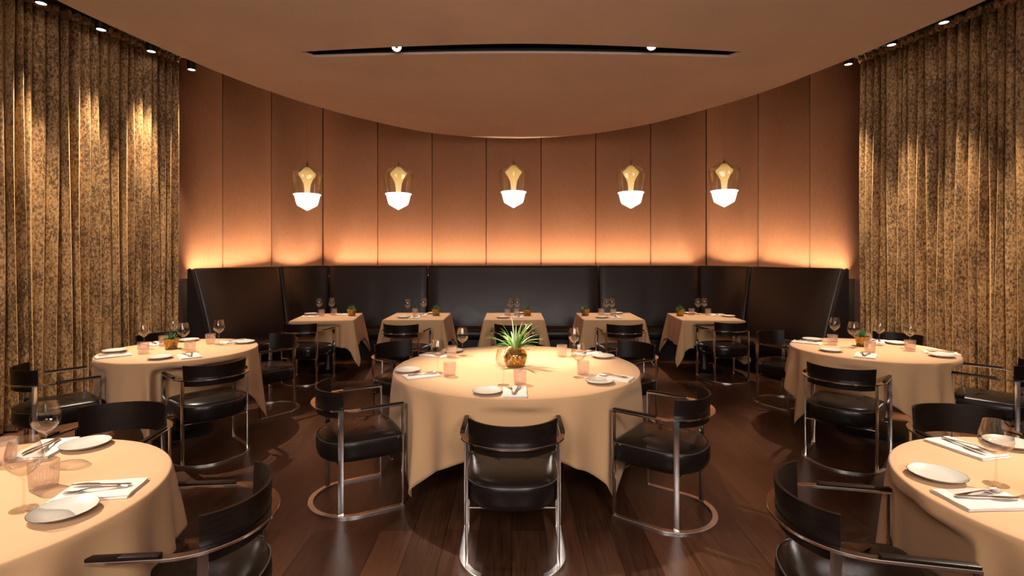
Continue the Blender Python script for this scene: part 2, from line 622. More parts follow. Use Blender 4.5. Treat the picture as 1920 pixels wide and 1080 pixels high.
def backing(name, pts, label, out):
    bm = bmesh.new()
    P = [Vector(p) for p in pts]
    f, b = [], []
    for i, p in enumerate(P):
        t = (P[min(i + 1, len(P) - 1)] - P[max(i - 1, 0)]).normalized()
        nrm = Vector((t.y, -t.x)) * out
        f.append(p + nrm * 0.032); b.append(p + nrm * 0.15)
    ring = f + b[::-1]
    loft(bm, [[(q.x, q.y, 0) for q in ring], [(q.x, q.y, HU) for q in ring]])
    return tag(build(name, bm, M_GAP, smooth=False), label, kind='structure')


cL = bez(WALL[3], (-3.50, 8.72), WALL[4])
cR = bez(WALLR[0], (3.60, 8.72), WALLR[1])
wb = backing('wall_back', [(-3.9, 8.95), WALL[4], WALLR[0], (4.0, 8.95)], 'back wall of tall copper brown fabric panels', -1)
wl = backing('wall_left', WALL[:3] + cL, 'left wall of copper brown fabric panels curving to the back', -1)
wr = backing('wall_right', cR + WALLR[2:], 'right wall of copper brown fabric panels curving to the back', -1)
seams = [-3.25] + [(x - 960) * 8.95 / 976 for x in (708, 810, 911.5, 1014.5, 1117, 1220)] + [3.338]
for a, b in zip(seams, seams[1:]):
    bm = bmesh.new()
    panel(bm, [(a, 8.95), ((a + b) / 2, 8.95), (b, 8.95)], 0.3, HU, -1)
    build('wall_panel', bm, M_WALL, wb, angle=50)
for pts in ([WALL[1], WALL[2]], [WALL[2], WALL[3]], cL):
    bm = bmesh.new()
    if len(pts) == 2: pts = [pts[0], ((pts[0][0] + pts[1][0]) / 2, (pts[0][1] + pts[1][1]) / 2), pts[1]]
    panel(bm, pts, 1.30 if pts[0] == WALL[1] else 0.3, HU, -1)
    build('wall_panel', bm, M_WALL, wl, angle=50)
for pts in (cR, [WALLR[1], WALLR[2]], [WALLR[2], WALLR[3]]):
    bm = bmesh.new()
    if len(pts) == 2: pts = [pts[0], ((pts[0][0] + pts[1][0]) / 2, (pts[0][1] + pts[1][1]) / 2), pts[1]]
    panel(bm, pts, 1.30 if pts[0] == WALLR[2] else 0.3, HU, -1)
    build('wall_panel', bm, M_WALL, wr, angle=50)
# low plum panels beside the banquette ends, standing a little proud
for w, a, b in ((wl, WALL[1], WALL[2]), (wr, WALLR[2], WALLR[3])):
    bm = bmesh.new()
    if w is wl: b = (a[0] + (b[0] - a[0]) * 0.27, a[1] + (b[1] - a[1]) * 0.27)
    else: a = (b[0] + (a[0] - b[0]) * 0.21, b[1] + (a[1] - b[1]) * 0.21)
    s = 0.10 if w is wl else -0.10
    panel(bm, [(a[0] + s, a[1]), ((a[0] + b[0]) / 2 + s, (a[1] + b[1]) / 2), (b[0] + s, b[1])], 0.0, 1.295, -1, th=0.13)
    build('low_panel', bm, M_PLUM, w, angle=50)
# side walls behind the curtains
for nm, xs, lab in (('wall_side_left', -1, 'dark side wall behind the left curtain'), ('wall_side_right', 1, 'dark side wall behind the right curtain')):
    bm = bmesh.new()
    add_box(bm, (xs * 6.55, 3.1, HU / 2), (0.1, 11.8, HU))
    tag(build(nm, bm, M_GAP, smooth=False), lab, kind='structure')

# ------------------------------------------------------------------ banquette
# columns: bottom front (x,y), top front (x,y), seat front (x,y)
def lerp(a, b, t): return tuple(a[i] + (b[i] - a[i]) * t for i in range(len(a)))


K = {
    'E0': ((-3.82, 6.66), (-4.06, 6.69), (-3.33, 6.60)),
    'E1': ((-3.40, 7.90), (-3.58, 8.05), (-2.93, 7.68)),
    'E2': ((-3.03, 8.53), (-3.07, 8.75), (-2.78, 8.03)),
    'E3': ((-1.395, 8.53), (-1.41, 8.75), (-1.395, 8.03)),
    'E4': ((1.44, 8.53), (1.455, 8.75), (1.44, 8.03)),
    'E5': ((3.09, 8.53), (3.138, 8.75), (2.86, 8.03)),
    'E6': ((3.48, 7.88), (3.67, 8.03), (3.02, 7.66)),
    'E7': ((3.97, 6.66), (4.216, 6.69), (3.48, 6.60)),
}


def colrow(a, b, n, bend=None):
    out = []
    for i in range(n + 1):
        t = i / n
        row = []
        for k in range(3):
            p = lerp(K[a][k], K[b][k], t)
            if bend and k < 2:
                c = bend[k]
                p = ((1 - t) ** 2 * K[a][k][0] + 2 * t * (1 - t) * c[0] + t * t * K[b][k][0], (1 - t) ** 2 * K[a][k][1] + 2 * t * (1 - t) * c[1] + t * t * K[b][k][1])
            row.append(p)
        out.append((t, row))
    return out


SECT = [('E0', 'E1', None), ('E1', 'E2', ((-3.30, 8.38), (-3.44, 8.60))), ('E2', 'E3', None), ('E3', 'E4', None), ('E4', 'E5', None), ('E5', 'E6', ((3.36, 8.38), (3.50, 8.60))), ('E6', 'E7', None)]
banq = empty('banquette', (0, 8.3, 0))
tag(banq, 'long curved black leather banquette with high padded back along the copper wall', 'banquette')


def bpart(name, bm, m, **k):
    o = build(name, bm, m, banq, **k)
    o.location = (0, -8.3, 0)
    return o


for a, b, bend in SECT:
    rows = colrow(a, b, 14, bend)
    flen = hypot(K[b][1][0] - K[a][1][0], K[b][1][1] - K[a][1][1])
    tgt = 0.012 / flen
    rows = [(tgt * 0.25, None), (tgt, None), (tgt * 2.5, None)] + [r for r in rows[1:-1]] + [(1 - tgt * 2.5, None), (1 - tgt, None), (1 - tgt * 0.25, None)]
    def at(t):
        row = []
        for k in range(3):
            if bend and k < 2:
                c = bend[k]
                row.append(((1 - t) ** 2 * K[a][k][0] + 2 * t * (1 - t) * c[0] + t * t * K[b][k][0], (1 - t) ** 2 * K[a][k][1] + 2 * t * (1 - t) * c[1] + t * t * K[b][k][1]))
            else:
                row.append(lerp(K[a][k], K[b][k], t))
        return row
    rings, seat, plinth = [], [], []
    for t, _ in rows:
        bf, tf, sf = at(t)
        d = min(t, 1 - t) * flen
        puff = 0.030 * (1 - min(1, d / 0.045)) ** 2      # edges fall back between sections
        if bend is None and flen > 1.5:                  # welt in the middle of the long sections
            dm = abs(t - 0.5) * flen
            puff += 0.006 * max(0, 1 - dm / 0.03)
        B, T = Vector(bf), Vector(tf)
        n = (T - B).normalized()
        def pt(o, z): return (B.x + n.x * o, B.y + n.y * o, z)
        wdt = (T - B).length
        prof = [pt(puff + 0.0, 0.40)]
        for i in range(9):
            u = i / 8
            o = wdt * (u ** 1.03) - 0.010 * sin(pi * u) + puff
            prof.append(pt(o, 0.44 + u * 0.95))
        prof += [pt(wdt + 0.006 + puff, 1.418), pt(wdt + 0.022, 1.434 - puff * 0.5), pt(wdt + 0.045, 1.436 - puff * 0.5), pt(wdt + 0.062, 1.42), pt(wdt + 0.065, 0.40)]
        rings.append(prof)
        S = Vector(sf)
        v_ = (B - S)
        dl = v_.length
        vn = v_.normalized()
        def ps(o, z): return (S.x + vn.x * o, S.y + vn.y * o, z)
        pf = puff * 0.6
        seat.append([ps(0.03 + pf, 0.30), ps(pf, 0.335), ps(-0.012 + pf, 0.38), ps(pf, 0.43), ps(0.035 + pf, 0.455 - pf), ps(0.12, 0.468 - pf), ps(dl * 0.7, 0.462 - pf), ps(dl + 0.02, 0.45), ps(dl + 0.05, 0.45), ps(dl + 0.05, 0.30)])
        plinth.append([ps(0.07, 0.0), ps(0.07, 0.298), ps(dl + 0.05, 0.298), ps(dl + 0.05, 0.0)])
    bm = bmesh.new(); loft(bm, rings); bpart('backrest', bm, M_LEATH, angle=60)
    bm = bmesh.new(); loft(bm, seat); bpart('seat_cushion', bm, M_LEATH, angle=60)
    bm = bmesh.new(); loft(bm, plinth); bpart('plinth', bm, M_PLINTH, smooth=False)
# end wings: the padded front edges of the two ends
for a, s in (('E0', 1), ('E7', -1)):
    bf, tf, sf = K[a]
    bm = bmesh.new()
    w0, w1 = (bf[0] - s * 0.31, bf[1]), (tf[0] - s * 0.075, tf[1])
    for y0 in (0,):
        ring = []
        pts = [(bf[0], 0.0), (bf[0] + s * 0.0, 0.44), (tf[0], 1.40), (tf[0] - s * 0.02, 1.434), (tf[0] - s * 0.07, 1.434), (tf[0] - s * 0.075, 0.0)]
        loft(bm, [[(x, bf[1] - 0.012, z) for x, z in pts], [(x, bf[1] - 0.05, z) for x, z in pts]])
    bmesh.ops.bevel(bm, geom=list(bm.edges), offset=0.012, segments=2, affect='EDGES')
    bpart('end_panel', bm, M_LEATH, angle=50)
# pale piping on the slanting corner seams
for a in ('E1', 'E6'):
    bf, tf, sf = K[a]
    bm = bmesh.new()
    B, T = Vector(bf), Vector(tf)
    pts = []
    for i in range(9):
        u = i / 8
        q = B + (T - B) * (u ** 1.03)
        cdir = Vector((-q.x, 4.0 - q.y)).normalized()
        q = q + cdir * (0.010 * sin(pi * u) + 0.002)
        pts.append((q.x, q.y, 0.44 + u * 0.97))
    add_tube(bm, pts, 0.005, 6)
    bpart('piping', bm, M_PIPE)

# light strip lying in the gap behind the banquette
bm = bmesh.new()
strip = []
for a, b, bend in SECT:
    for t in (0.02, 0.25, 0.5, 0.75, 0.98):
        if bend:
            B = tuple((1 - t) ** 2 * K[a][0][c] + 2 * t * (1 - t) * bend[0][c] + t * t * K[b][0][c] for c in (0, 1))
            T = tuple((1 - t) ** 2 * K[a][1][c] + 2 * t * (1 - t) * bend[1][c] + t * t * K[b][1][c] for c in (0, 1))
        else:
            B, T = lerp(K[a][0], K[b][0], t), lerp(K[a][1], K[b][1], t)
        n = (Vector(T) - Vector(B)).normalized()
        p = Vector(T) + n * 0.088
        strip.append(((p.x - n.x * 0.012, p.y - n.y * 0.012), (p.x + n.x * 0.012, p.y + n.y * 0.012)))
f = [q[0] for q in strip]; g = [q[1] for q in strip]
for i in range(len(strip) - 1):
    loft(bm, [[(f[i][0], f[i][1], 1.262), (g[i][0], g[i][1], 1.262), (g[i][0], g[i][1], 1.27), (f[i][0], f[i][1], 1.27)],
              [(f[i + 1][0], f[i + 1][1], 1.262), (g[i + 1][0], g[i + 1][1], 1.262), (g[i + 1][0], g[i + 1][1], 1.27), (f[i + 1][0], f[i + 1][1], 1.27)]])
for i in range(len(strip) - 1):
    a_ = (Vector(f[i]) + Vector(g[i])) / 2; b_ = (Vector(f[i + 1]) + Vector(g[i + 1])) / 2
    d_ = b_ - a_
    if d_.length < 0.06: continue
    nn = Vector((-d_.y, d_.x)).normalized()
    m_ = (a_ + b_) / 2
    ar = area('cove_light', (m_.x, m_.y, 1.29), d_.length, 0.02, E_AREA * d_.length, (1.0, 0.74, 0.46), None, radians(56))
    zax = Vector((-nn.x * 0.11, -nn.y * 0.11, -1)).normalized()
    xax = Vector((d_.x, d_.y, 0)).normalized()
    yax = zax.cross(xax).normalized()
    xax = yax.cross(zax).normalized()
    ar.rotation_euler = Matrix((xax, yax, zax)).transposed().to_euler()
st = build('cove_light_strip', bm, M_COVE, banq, smooth=False)
st.location = (0, -8.3, 0)

# ------------------------------------------------------------------ curtains
def curtain(side, x0, slope, seed):
    rnd = random.Random(seed)
    y0, y1 = 6.35, 1.9
    root = empty('velvet_curtain', (side * (abs(x0) + slope * (y0 - (y0 + y1) / 2)), (y0 + y1) / 2, 0))
    ln = hypot(y0 - y1, slope * (y0 - y1))
    base = Vector((x0, y0)); dirv = Vector((side * slope, -1)).normalized(); nrm = Vector((-side, -slope)).normalized()
    TOP, BOT = 3.95, 0.015
    # fold centres with irregular spacing
    s = 0; folds = []
    while s < ln:
        w = rnd.uniform(0.062, 0.115); folds.append((s, w, rnd.uniform(0.065, 0.11), rnd.uniform(-0.03, 0.03), rnd.uniform(0, 6.28)))
        s += w
    zs = [TOP - (TOP - BOT) * i / 34 for i in range(35)]
    prof = []
    for (s0, w, am, lean, ph) in folds:
        for k in range(8):
            prof.append((s0 + w * k / 8, k / 8, am, lean, ph))
    bm = bmesh.new()
    rows = []
    for z in zs:
        u = (TOP - z) / (TOP - BOT)
        row = []
        for (s_, q, am, lean, ph) in prof:
            a = 0.5 - 0.5 * cos(2 * pi * q)
            a = a ** 0.8
            amp = am * (0.75 + 0.25 * u + 0.12 * sin(3 * u + ph))
            off = a * amp - 0.035
            sl = s_ + 0.022 * sin(pi * u * 1.3 + ph) * sin(pi * q) + lean * 0.5 * u * sin(pi * q)
            p = base + dirv * sl + nrm * off
            row.append((p.x, p.y, z))
        rows.append(row)
    loft(bm, rows, close=False)
    inv = -Vector(root.location)
    o = build('drape', bm, M_VELVET, root, angle=80)
    o.location = inv
    sol = o.modifiers.new('thick', 'SOLIDIFY'); sol.thickness = 0.004
    # gathered heading
    bm = bmesh.new()
    rows = []
    for (dz, fl) in ((0.0, 0.010), (0.035, 0.028), (0.075, 0.030), (0.10, 0.012)):
        row = []
        for i, (s_, q, am, lean, ph) in enumerate(prof):
            zz = 0.020 * sin(4 * pi * q + ph) if dz > 0.02 else 0
            off = (0.5 - 0.5 * cos(2 * pi * q)) * 0.055 + fl - 0.02
            p = base + dirv * s_ + nrm * off
            row.append((p.x, p.y, TOP - 0.012 + dz * 0.8 + zz * 0.5))
        rows.append(row)
    loft(bm, rows, close=False)
    o = build('gathered_heading', bm, M_VELVET, root, angle=40)
    o.location = inv
    sol = o.modifiers.new('thick', 'SOLIDIFY'); sol.thickness = 0.006
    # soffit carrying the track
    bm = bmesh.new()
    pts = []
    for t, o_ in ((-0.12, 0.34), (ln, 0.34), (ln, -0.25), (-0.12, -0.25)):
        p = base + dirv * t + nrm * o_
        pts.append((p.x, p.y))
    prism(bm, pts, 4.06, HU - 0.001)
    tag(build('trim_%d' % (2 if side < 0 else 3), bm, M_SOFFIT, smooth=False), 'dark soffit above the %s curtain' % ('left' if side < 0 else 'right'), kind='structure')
    return root


cl = curtain(-1, -4.07, 0.27, 3)
tag(cl, 'floor length gold brown crushed velvet curtain on the left side of the room', 'curtain', 'crushed velvet curtains')
cr = curtain(1, 4.24, 0.28, 11)
tag(cr, 'floor length gold brown crushed velvet curtain on the right side of the room', 'curtain', 'crushed velvet curtains')

# ------------------------------------------------------------------ downlights
def downlight_proto():
    root = empty('downlight')
    bm = bmesh.new()
    add_lathe(bm, [(0.050, 0.19), (0.050, 0.004), (0.047, 0.0), (0.040, 0.0), (0.040, 0.012), (0.0405, 0.19)], 24, False, False)
    build('housing', bm, M_BLACK, root)
    bm = bmesh.new()
    add_lathe(bm, [(0.0395, 0.006), (0.0395, 0.009)], 24)
    build('lens', bm, M_LAMP, root)
    return root


DL = [(-4.27, 4.72, 'nearest the camera over the left curtain'), (-4.16, 5.27, 'second from the camera over the left curtain'), (-4.04, 5.83, 'third from the camera over the left curtain'), (-3.94, 6.40, 'at the far end of the left curtain'),
      (4.24, 5.11, 'nearest the camera over the right curtain'), (4.12, 5.65, 'second from the camera over the right curtain'), (4.02, 6.22, 'at the far end of the right curtain')]
dl0 = downlight_proto()
for i, (x, y, lab) in enumerate(DL):
    o = dl0 if i == 0 else copy_tree(dl0)
    o.location = (x, y, 3.88)
    tag(o, 'black cylinder downlight with glowing lens ' + lab, 'downlight', 'downlights along the curtains')
# the same row goes on out of the frame; only their beams reach the picture
s_ = lambda x: -1 if x < 0 else 1
for (x, y) in [(d[0], d[1]) for d in DL] + [(-4.40, 4.15), (-4.55, 3.55), (4.42, 4.55), (4.58, 4.0), (4.72, 3.4)]:
    sd = s_(x)
    spot('downlight_beam', (x, y, 3.875), (x + sd * 0.10, y + 0.0, 0.0), P_CURT, 31, 0.8, (1, 0.77, 0.52), 0.025)

# adjustable spots in the slot
def slotspot_proto():
    root = empty('slot_spotlight')
    bm = bmesh.new()
    add_lathe(bm, [(0.050, 0.10), (0.052, 0.0), (0.046, -0.004), (0.042, 0.006), (0.042, 0.09)], 28, False, False)
    add_lathe(bm, [(0.050, 0.10), (0.02, 0.12)], 28)
    build('housing', bm, M_BLACK, root)
    bm = bmesh.new()
    r = 0.041
    add_lathe(bm, [(r, 0.004), (0.018, 0.010)], 28, False, False)
    build('lit_ring', bm, M_LAMP, root)
    bm = bmesh.new()
    add_lathe(bm, [(0.018, 0.008), (0.012, 0.004)], 20)
    build('reflector', bm, M_BRONZE, root)
    return root


ss = slotspot_proto()
for i, (x, y, tx, lab) in enumerate(((-1.065, 4.80, -0.35, 'left'), (1.28, 4.77, 0.4, 'right'))):
    o = ss if i == 0 else copy_tree(ss)
    o.location = (x, y, HC + 0.02)
    o.rotation_euler = (Vector((tx * 2.2 - x, 2.0 - y, -2.3))).to_track_quat('-Z', 'Y').to_euler()
    tag(o, 'round adjustable spotlight in the %s half of the ceiling slot' % lab, 'spotlight', 'spotlights in the ceiling slot')

# ------------------------------------------------------------------ pendants
def pendant_proto():
    root = empty('pendant_lamp')
    lobe = lambda amp: (lambda a, k: 1 + amp * cos(8 * a))
    bm = bmesh.new()
    prof = [(0.010, 0.0), (0.030, -0.012), (0.100, -0.048), (0.165, -0.085), (0.190, -0.108), (0.197, -0.135), (0.194, -0.18), (0.184, -0.26), (0.172, -0.34), (0.166, -0.385)]
    def mod(a, k): return 1 + (0.0 if k == 0 else 0.045) * cos(8 * a) * (1 if k < 8 else 0.5)
    add_lathe(bm, prof, 96, False, False, mod)
    build('outer_glass', bm, M_AMBER, root, angle=70)
    bm = bmesh.new()
    prof = [(0.008, -0.035), (0.040, -0.048), (0.066, -0.085), (0.104, -0.120), (0.100, -0.145), (0.070, -0.19), (0.046, -0.25), (0.036, -0.32), (0.034, -0.385)]
    add_lathe(bm, prof, 48, True, True, lambda a, k: 1 + 0.05 * cos(12 * a) * (1 if 1 < k < 6 else 0.3))
    build('gold_core', bm, M_GOLD, root, angle=70)
    bm = bmesh.new()
    add_lathe(bm, [(0.160, -0.384), (0.174, -0.388), (0.174, -0.400), (0.161, -0.408), (0.154, -0.44), (0.142, -0.49), (0.130, -0.527), (0.116, -0.541), (0.055, -0.575), (0.012, -0.599), (0.003, -0.602)], 64, True, True)
    build('opal_bowl', bm, M_BOWL, root, angle=50)
    bm = bmesh.new()
    add_lathe(bm, [(0.004, 0.035), (0.007, 0.030), (0.007, 0.012), (0.014, 0.004), (0.014, -0.036), (0.009, -0.04)], 16)
    build('finial', bm, M_BRONZE, root)
    bm = bmesh.new()
    add_lathe(bm, [(0.0007, 0.03), (0.0007, 1.0)], 6)
    c = build('cord', bm, M_BRONZE, root)
    return root


PEND = [(-2.577, 6.55, 2.745, HU, 'leftmost'), (-1.451, 6.65, 2.765, HC, 'second from the left'), (0.02, 6.70, 2.795, HC, 'middle one'), (1.519, 6.65, 2.782, HC, 'second from the right'), (2.671, 6.55, 2.79, HU, 'rightmost')]
p0 = pendant_proto()
for i, (x, y, z, top, lab) in enumerate(PEND):
    o = p0 if i == 0 else copy_tree(p0)
    o.location = (x, y, z)
    o.scale = (0.95, 0.95, 0.97)
    for ch in o.children:
        if ch.name.startswith('cord'):
            k = ((top - z) / 0.97 - 0.03) / 0.97
            ch.scale = (1, 1, k)
            ch.location = (0, 0, 0.03 - 0.03 * k)
    tag(o, 'amber glass pendant lamp with glowing opal bowl, %s of five' % lab, 'pendant lamp', 'pendant lamps in a row')

# ------------------------------------------------------------------ tables and cloths
HT = 0.75


def cloth_obj(rim, name='tablecloth'):
    """rim: list of (x, y, nx, ny, L, out, wave) going round; returns mesh object, local coords"""
    n = len(rim)
    bm = bmesh.new()
    H = HT
    rings = []
    for s in (0.12, 0.35, 0.6, 0.8, 0.93):
        rings.append([(x * s, y * s, H) for (x, y, *_r) in rim])
    for (off, dz) in ((-0.006, 0.0), (0.0, -0.002), (0.004, -0.007)):
        rings.append([(x + nx * off, y + ny * off, H + dz) for (x, y, nx, ny, *_r) in rim])
    rows = 20
    for k in range(1, rows + 1):
        t = k / rows
        ring = []
        for (x, y, nx, ny, Lh, out, wv) in rim:
            o = 0.004 + out * t ** 0.9 + wv * t ** 0.75
            z = H - 0.007 - (Lh - 0.007) * t
            ring.append((x + nx * o, y + ny * o, z))
        rings.append(ring)
    vr = loft(bm, rings, cap=False)
    bm.faces.new(vr[0])
    o = build(name, bm, M_CLOTH, angle=75)
    sol = o.modifiers.new('thick', 'SOLIDIFY')
    sol.thickness = 0.003
    sol.offset = -1
    return o


def round_rim(R, S, rot, maxL, seed, wamp=1.0):
    rnd = random.Random(seed)
    n = 360
    ph = [rnd.uniform(0, 6.28) for _ in range(6)]
    full = S / 2 * sqrt(2) - R
    edge = S / 2 - R
    rim = []
    for i in range(n):
        a = 2 * pi * i / n
        f_ = ((a - rot + pi / 4) % (pi / 2)) - pi / 4      # 0 at mid side, +-45deg at corners
        raw = (S / 2) / cos(f_) - R
        c = (raw - edge) / (full - edge)
        Lh = edge + (maxL - edge) * c
        d = pi / 4 - abs(f_)                                # angle to the nearest corner
        fold = 0.046 * cos(d * 17) * math.exp(-d * 1.9)
        fold += (0.016 * sin(13 * a + ph[0]) + 0.010 * sin(23 * a + ph[1]) + 0.010 * sin(7 * a + ph[2])) * 1.35 * 0.62 / max(R, 0.62) ** 0.5
        out = 0.03 + 0.01 * c
        rim.append((R * cos(a), R * sin(a), cos(a), sin(a), Lh, out, fold * wamp))
    return rim


def square_rim(hx, hy, edge, tip, seed):
    rnd = random.Random(seed)
    r = 0.012
    rim = []
    ph = [rnd.uniform(0, 6.28) for _ in range(8)]
    sides = [((hx, -hy), (hx, hy), 0), ((hx, hy), (-hx, hy), 1), ((-hx, hy), (-hx, -hy), 2), ((-hx, -hy), (hx, -hy), 3)]
    for (a, b, k) in sides:
        ang = k * pi / 2
        nx, ny = cos(ang), sin(ang)
        ln = hypot(b[0] - a[0], b[1] - a[1])
        m = 28
        for i in range(m + 1):
            t = i / m
            s = r + (ln - 2 * r) * t
            x = a[0] + (b[0] - a[0]) * s / ln; y = a[1] + (b[1] - a[1]) * s / ln
            dc = min(t, 1 - t) * ln
            near = max(0, 1 - dc / 0.10)
            Lh = edge + 0.05 * near ** 2
            wv = 0.010 * sin(9 * t + ph[k]) + 0.006 * sin(21 * t + ph[k + 4]) - 0.018 * math.exp(-((dc - 0.09) / 0.05) ** 2)
            rim.append((x, y, nx, ny, Lh, 0.03 + 0.03 * near, wv))
        cx, cy = b[0] - (nx * 0 + (b[0] > 0) * r - (b[0] < 0) * r), b[1] - ((b[1] > 0) * r - (b[1] < 0) * r)
        for i in range(1, 12):
            al = ang + (pi / 2) * i / 12
            f_ = 1 - abs(i / 12 - 0.5) * 2
            rim.append((cx + r * cos(al), cy + r * sin(al), cos(al), sin(al), edge + 0.05 + (tip - edge - 0.05) * f_, 0.06 + 0.075 * sin(pi * i / 12), 0.0))
    return rim


def table_base(name, R, square=None):
    root = empty(name)
    bm = bmesh.new()
    if square: add_box(bm, (0, 0, 0.725), (square[0] - 0.02, square[1] - 0.02, 0.03), bevel=0.006)
    else: add_lathe(bm, [(R - 0.02, 0.71), (R - 0.012, 0.715), (R - 0.012, 0.738), (R - 0.016, 0.742)], 64)
    build('tabletop', bm, M_WOOD, root)
    bm = bmesh.new()
    add_lathe(bm, [(0.07, 0.02), (0.05, 0.06), (0.045, 0.66), (0.10, 0.709)], 24)
    build('pedestal', bm, M_BLACK, root)
    bm = bmesh.new()
    rb = 0.36 if R > 0.8 else 0.26
    add_lathe(bm, [(rb, 0.0), (rb, 0.012), (rb - 0.03, 0.022), (0.08, 0.03)], 40)
    build('base', bm, M_BLACK, root)
    return root


ROUND = {   # name: centre, R, cloth size, cloth rotation, longest drop, words
    'central': ((0.034, 3.97), 0.915, 2.51, radians(-2), 0.70, 'large central table'),
    'midL': ((-2.98, 4.69), 0.62, 1.86, radians(-29), 0.68, 'round table by left curtain'),
    'midR': ((3.235, 4.71), 0.635, 1.86, radians(-40), 0.66, 'round table by right curtain'),
    'nearL': ((-1.90, 1.77), 0.62, 1.76, radians(40), 0.60, 'near left round table'),
    'nearR': ((2.07, 1.80), 0.62, 1.80, radians(4), 0.62, 'near right round table'),
}
for i, (k, (c, R, S, rot, mL, words_)) in enumerate(ROUND.items()):
    t = table_base('round_table', R)
    t.location = (c[0], c[1], 0)
    tag(t, 'dark pedestal under the cloth of the ' + words_, 'table', 'round pedestal tables')
    cl_ = cloth_obj(round_rim(R, S, rot, mL, i + 1, 1.25 if k == 'central' else 0.9))
    cl_.location = (c[0], c[1], 0)
    tag(cl_, 'tan linen cloth draped over the ' + words_, 'tablecloth', 'tan tablecloths')

SQ = {
    'T1': ((-2.55, 7.22), (0.40, 0.44), radians(8), 'square table at the left end'),
    'T2': ((-1.311, 7.30), (0.40, 0.43), 0, 'square table second from left'),
    'T3': ((0.028, 7.30), (0.40, 0.43), 0, 'middle square table'),
    'T4': ((1.353, 7.30), (0.40, 0.43), 0, 'square table second from right'),
    'T5': ((2.67, 7.24), (0.40, 0.44), radians(-4), 'square table at the right end'),
}
for i, (k, (c, hh_, rot, words_)) in enumerate(SQ.items()):
    t = table_base('square_table', 0.4, (hh_[0] * 2, hh_[1] * 2))
    t.location = (c[0], c[1], 0)
    t.rotation_euler = (0, 0, rot)
    tag(t, 'dark pedestal under the ' + words_, 'table', 'square pedestal tables')
    cl_ = cloth_obj(square_rim(hh_[0], hh_[1], 0.36, 0.60, i + 20))
    cl_.location = (c[0], c[1], 0)
    cl_.rotation_euler = (0, 0, rot)
    tag(cl_, 'tan linen cloth on the ' + words_, 'tablecloth', 'tan tablecloths')

# ------------------------------------------------------------------ chair (faces local +Y)
AX, BY, Y0, YF = 0.266, 0.250, 0.0, 0.27


def uloop(ax, by, y0, yf, n=28):
    pts = [(ax, yf), (ax, yf * 0.66), (ax, yf * 0.33)]
    for i in range(n + 1):
        a = -pi * i / n
        pts.append((ax * cos(a), y0 + by * sin(a)))
    pts += [(-ax, yf * 0.33), (-ax, yf * 0.66), (-ax, yf)]
    return pts


def flat_sweep(bm, pts, w, z0, z1, bev=0.0015):
    P = [Vector(p) for p in pts]
    rings = []
    for i, p in enumerate(P):
        t = (P[min(i + 1, len(P) - 1)] - P[max(i - 1, 0)]).normalized()
        nrm = Vector((t.y, -t.x))
        a, b = p + nrm * w / 2, p - nrm * w / 2
        a2, b2 = p + nrm * (w / 2 - bev), p - nrm * (w / 2 - bev)
        rings.append([(a2.x, a2.y, z0), (a.x, a.y, z0 + bev), (a.x, a.y, z1 - bev), (a2.x, a2.y, z1), (b2.x, b2.y, z1), (b.x, b.y, z1 - bev), (b.x, b.y, z0 + bev), (b2.x, b2.y, z0)])
    loft(bm, rings)


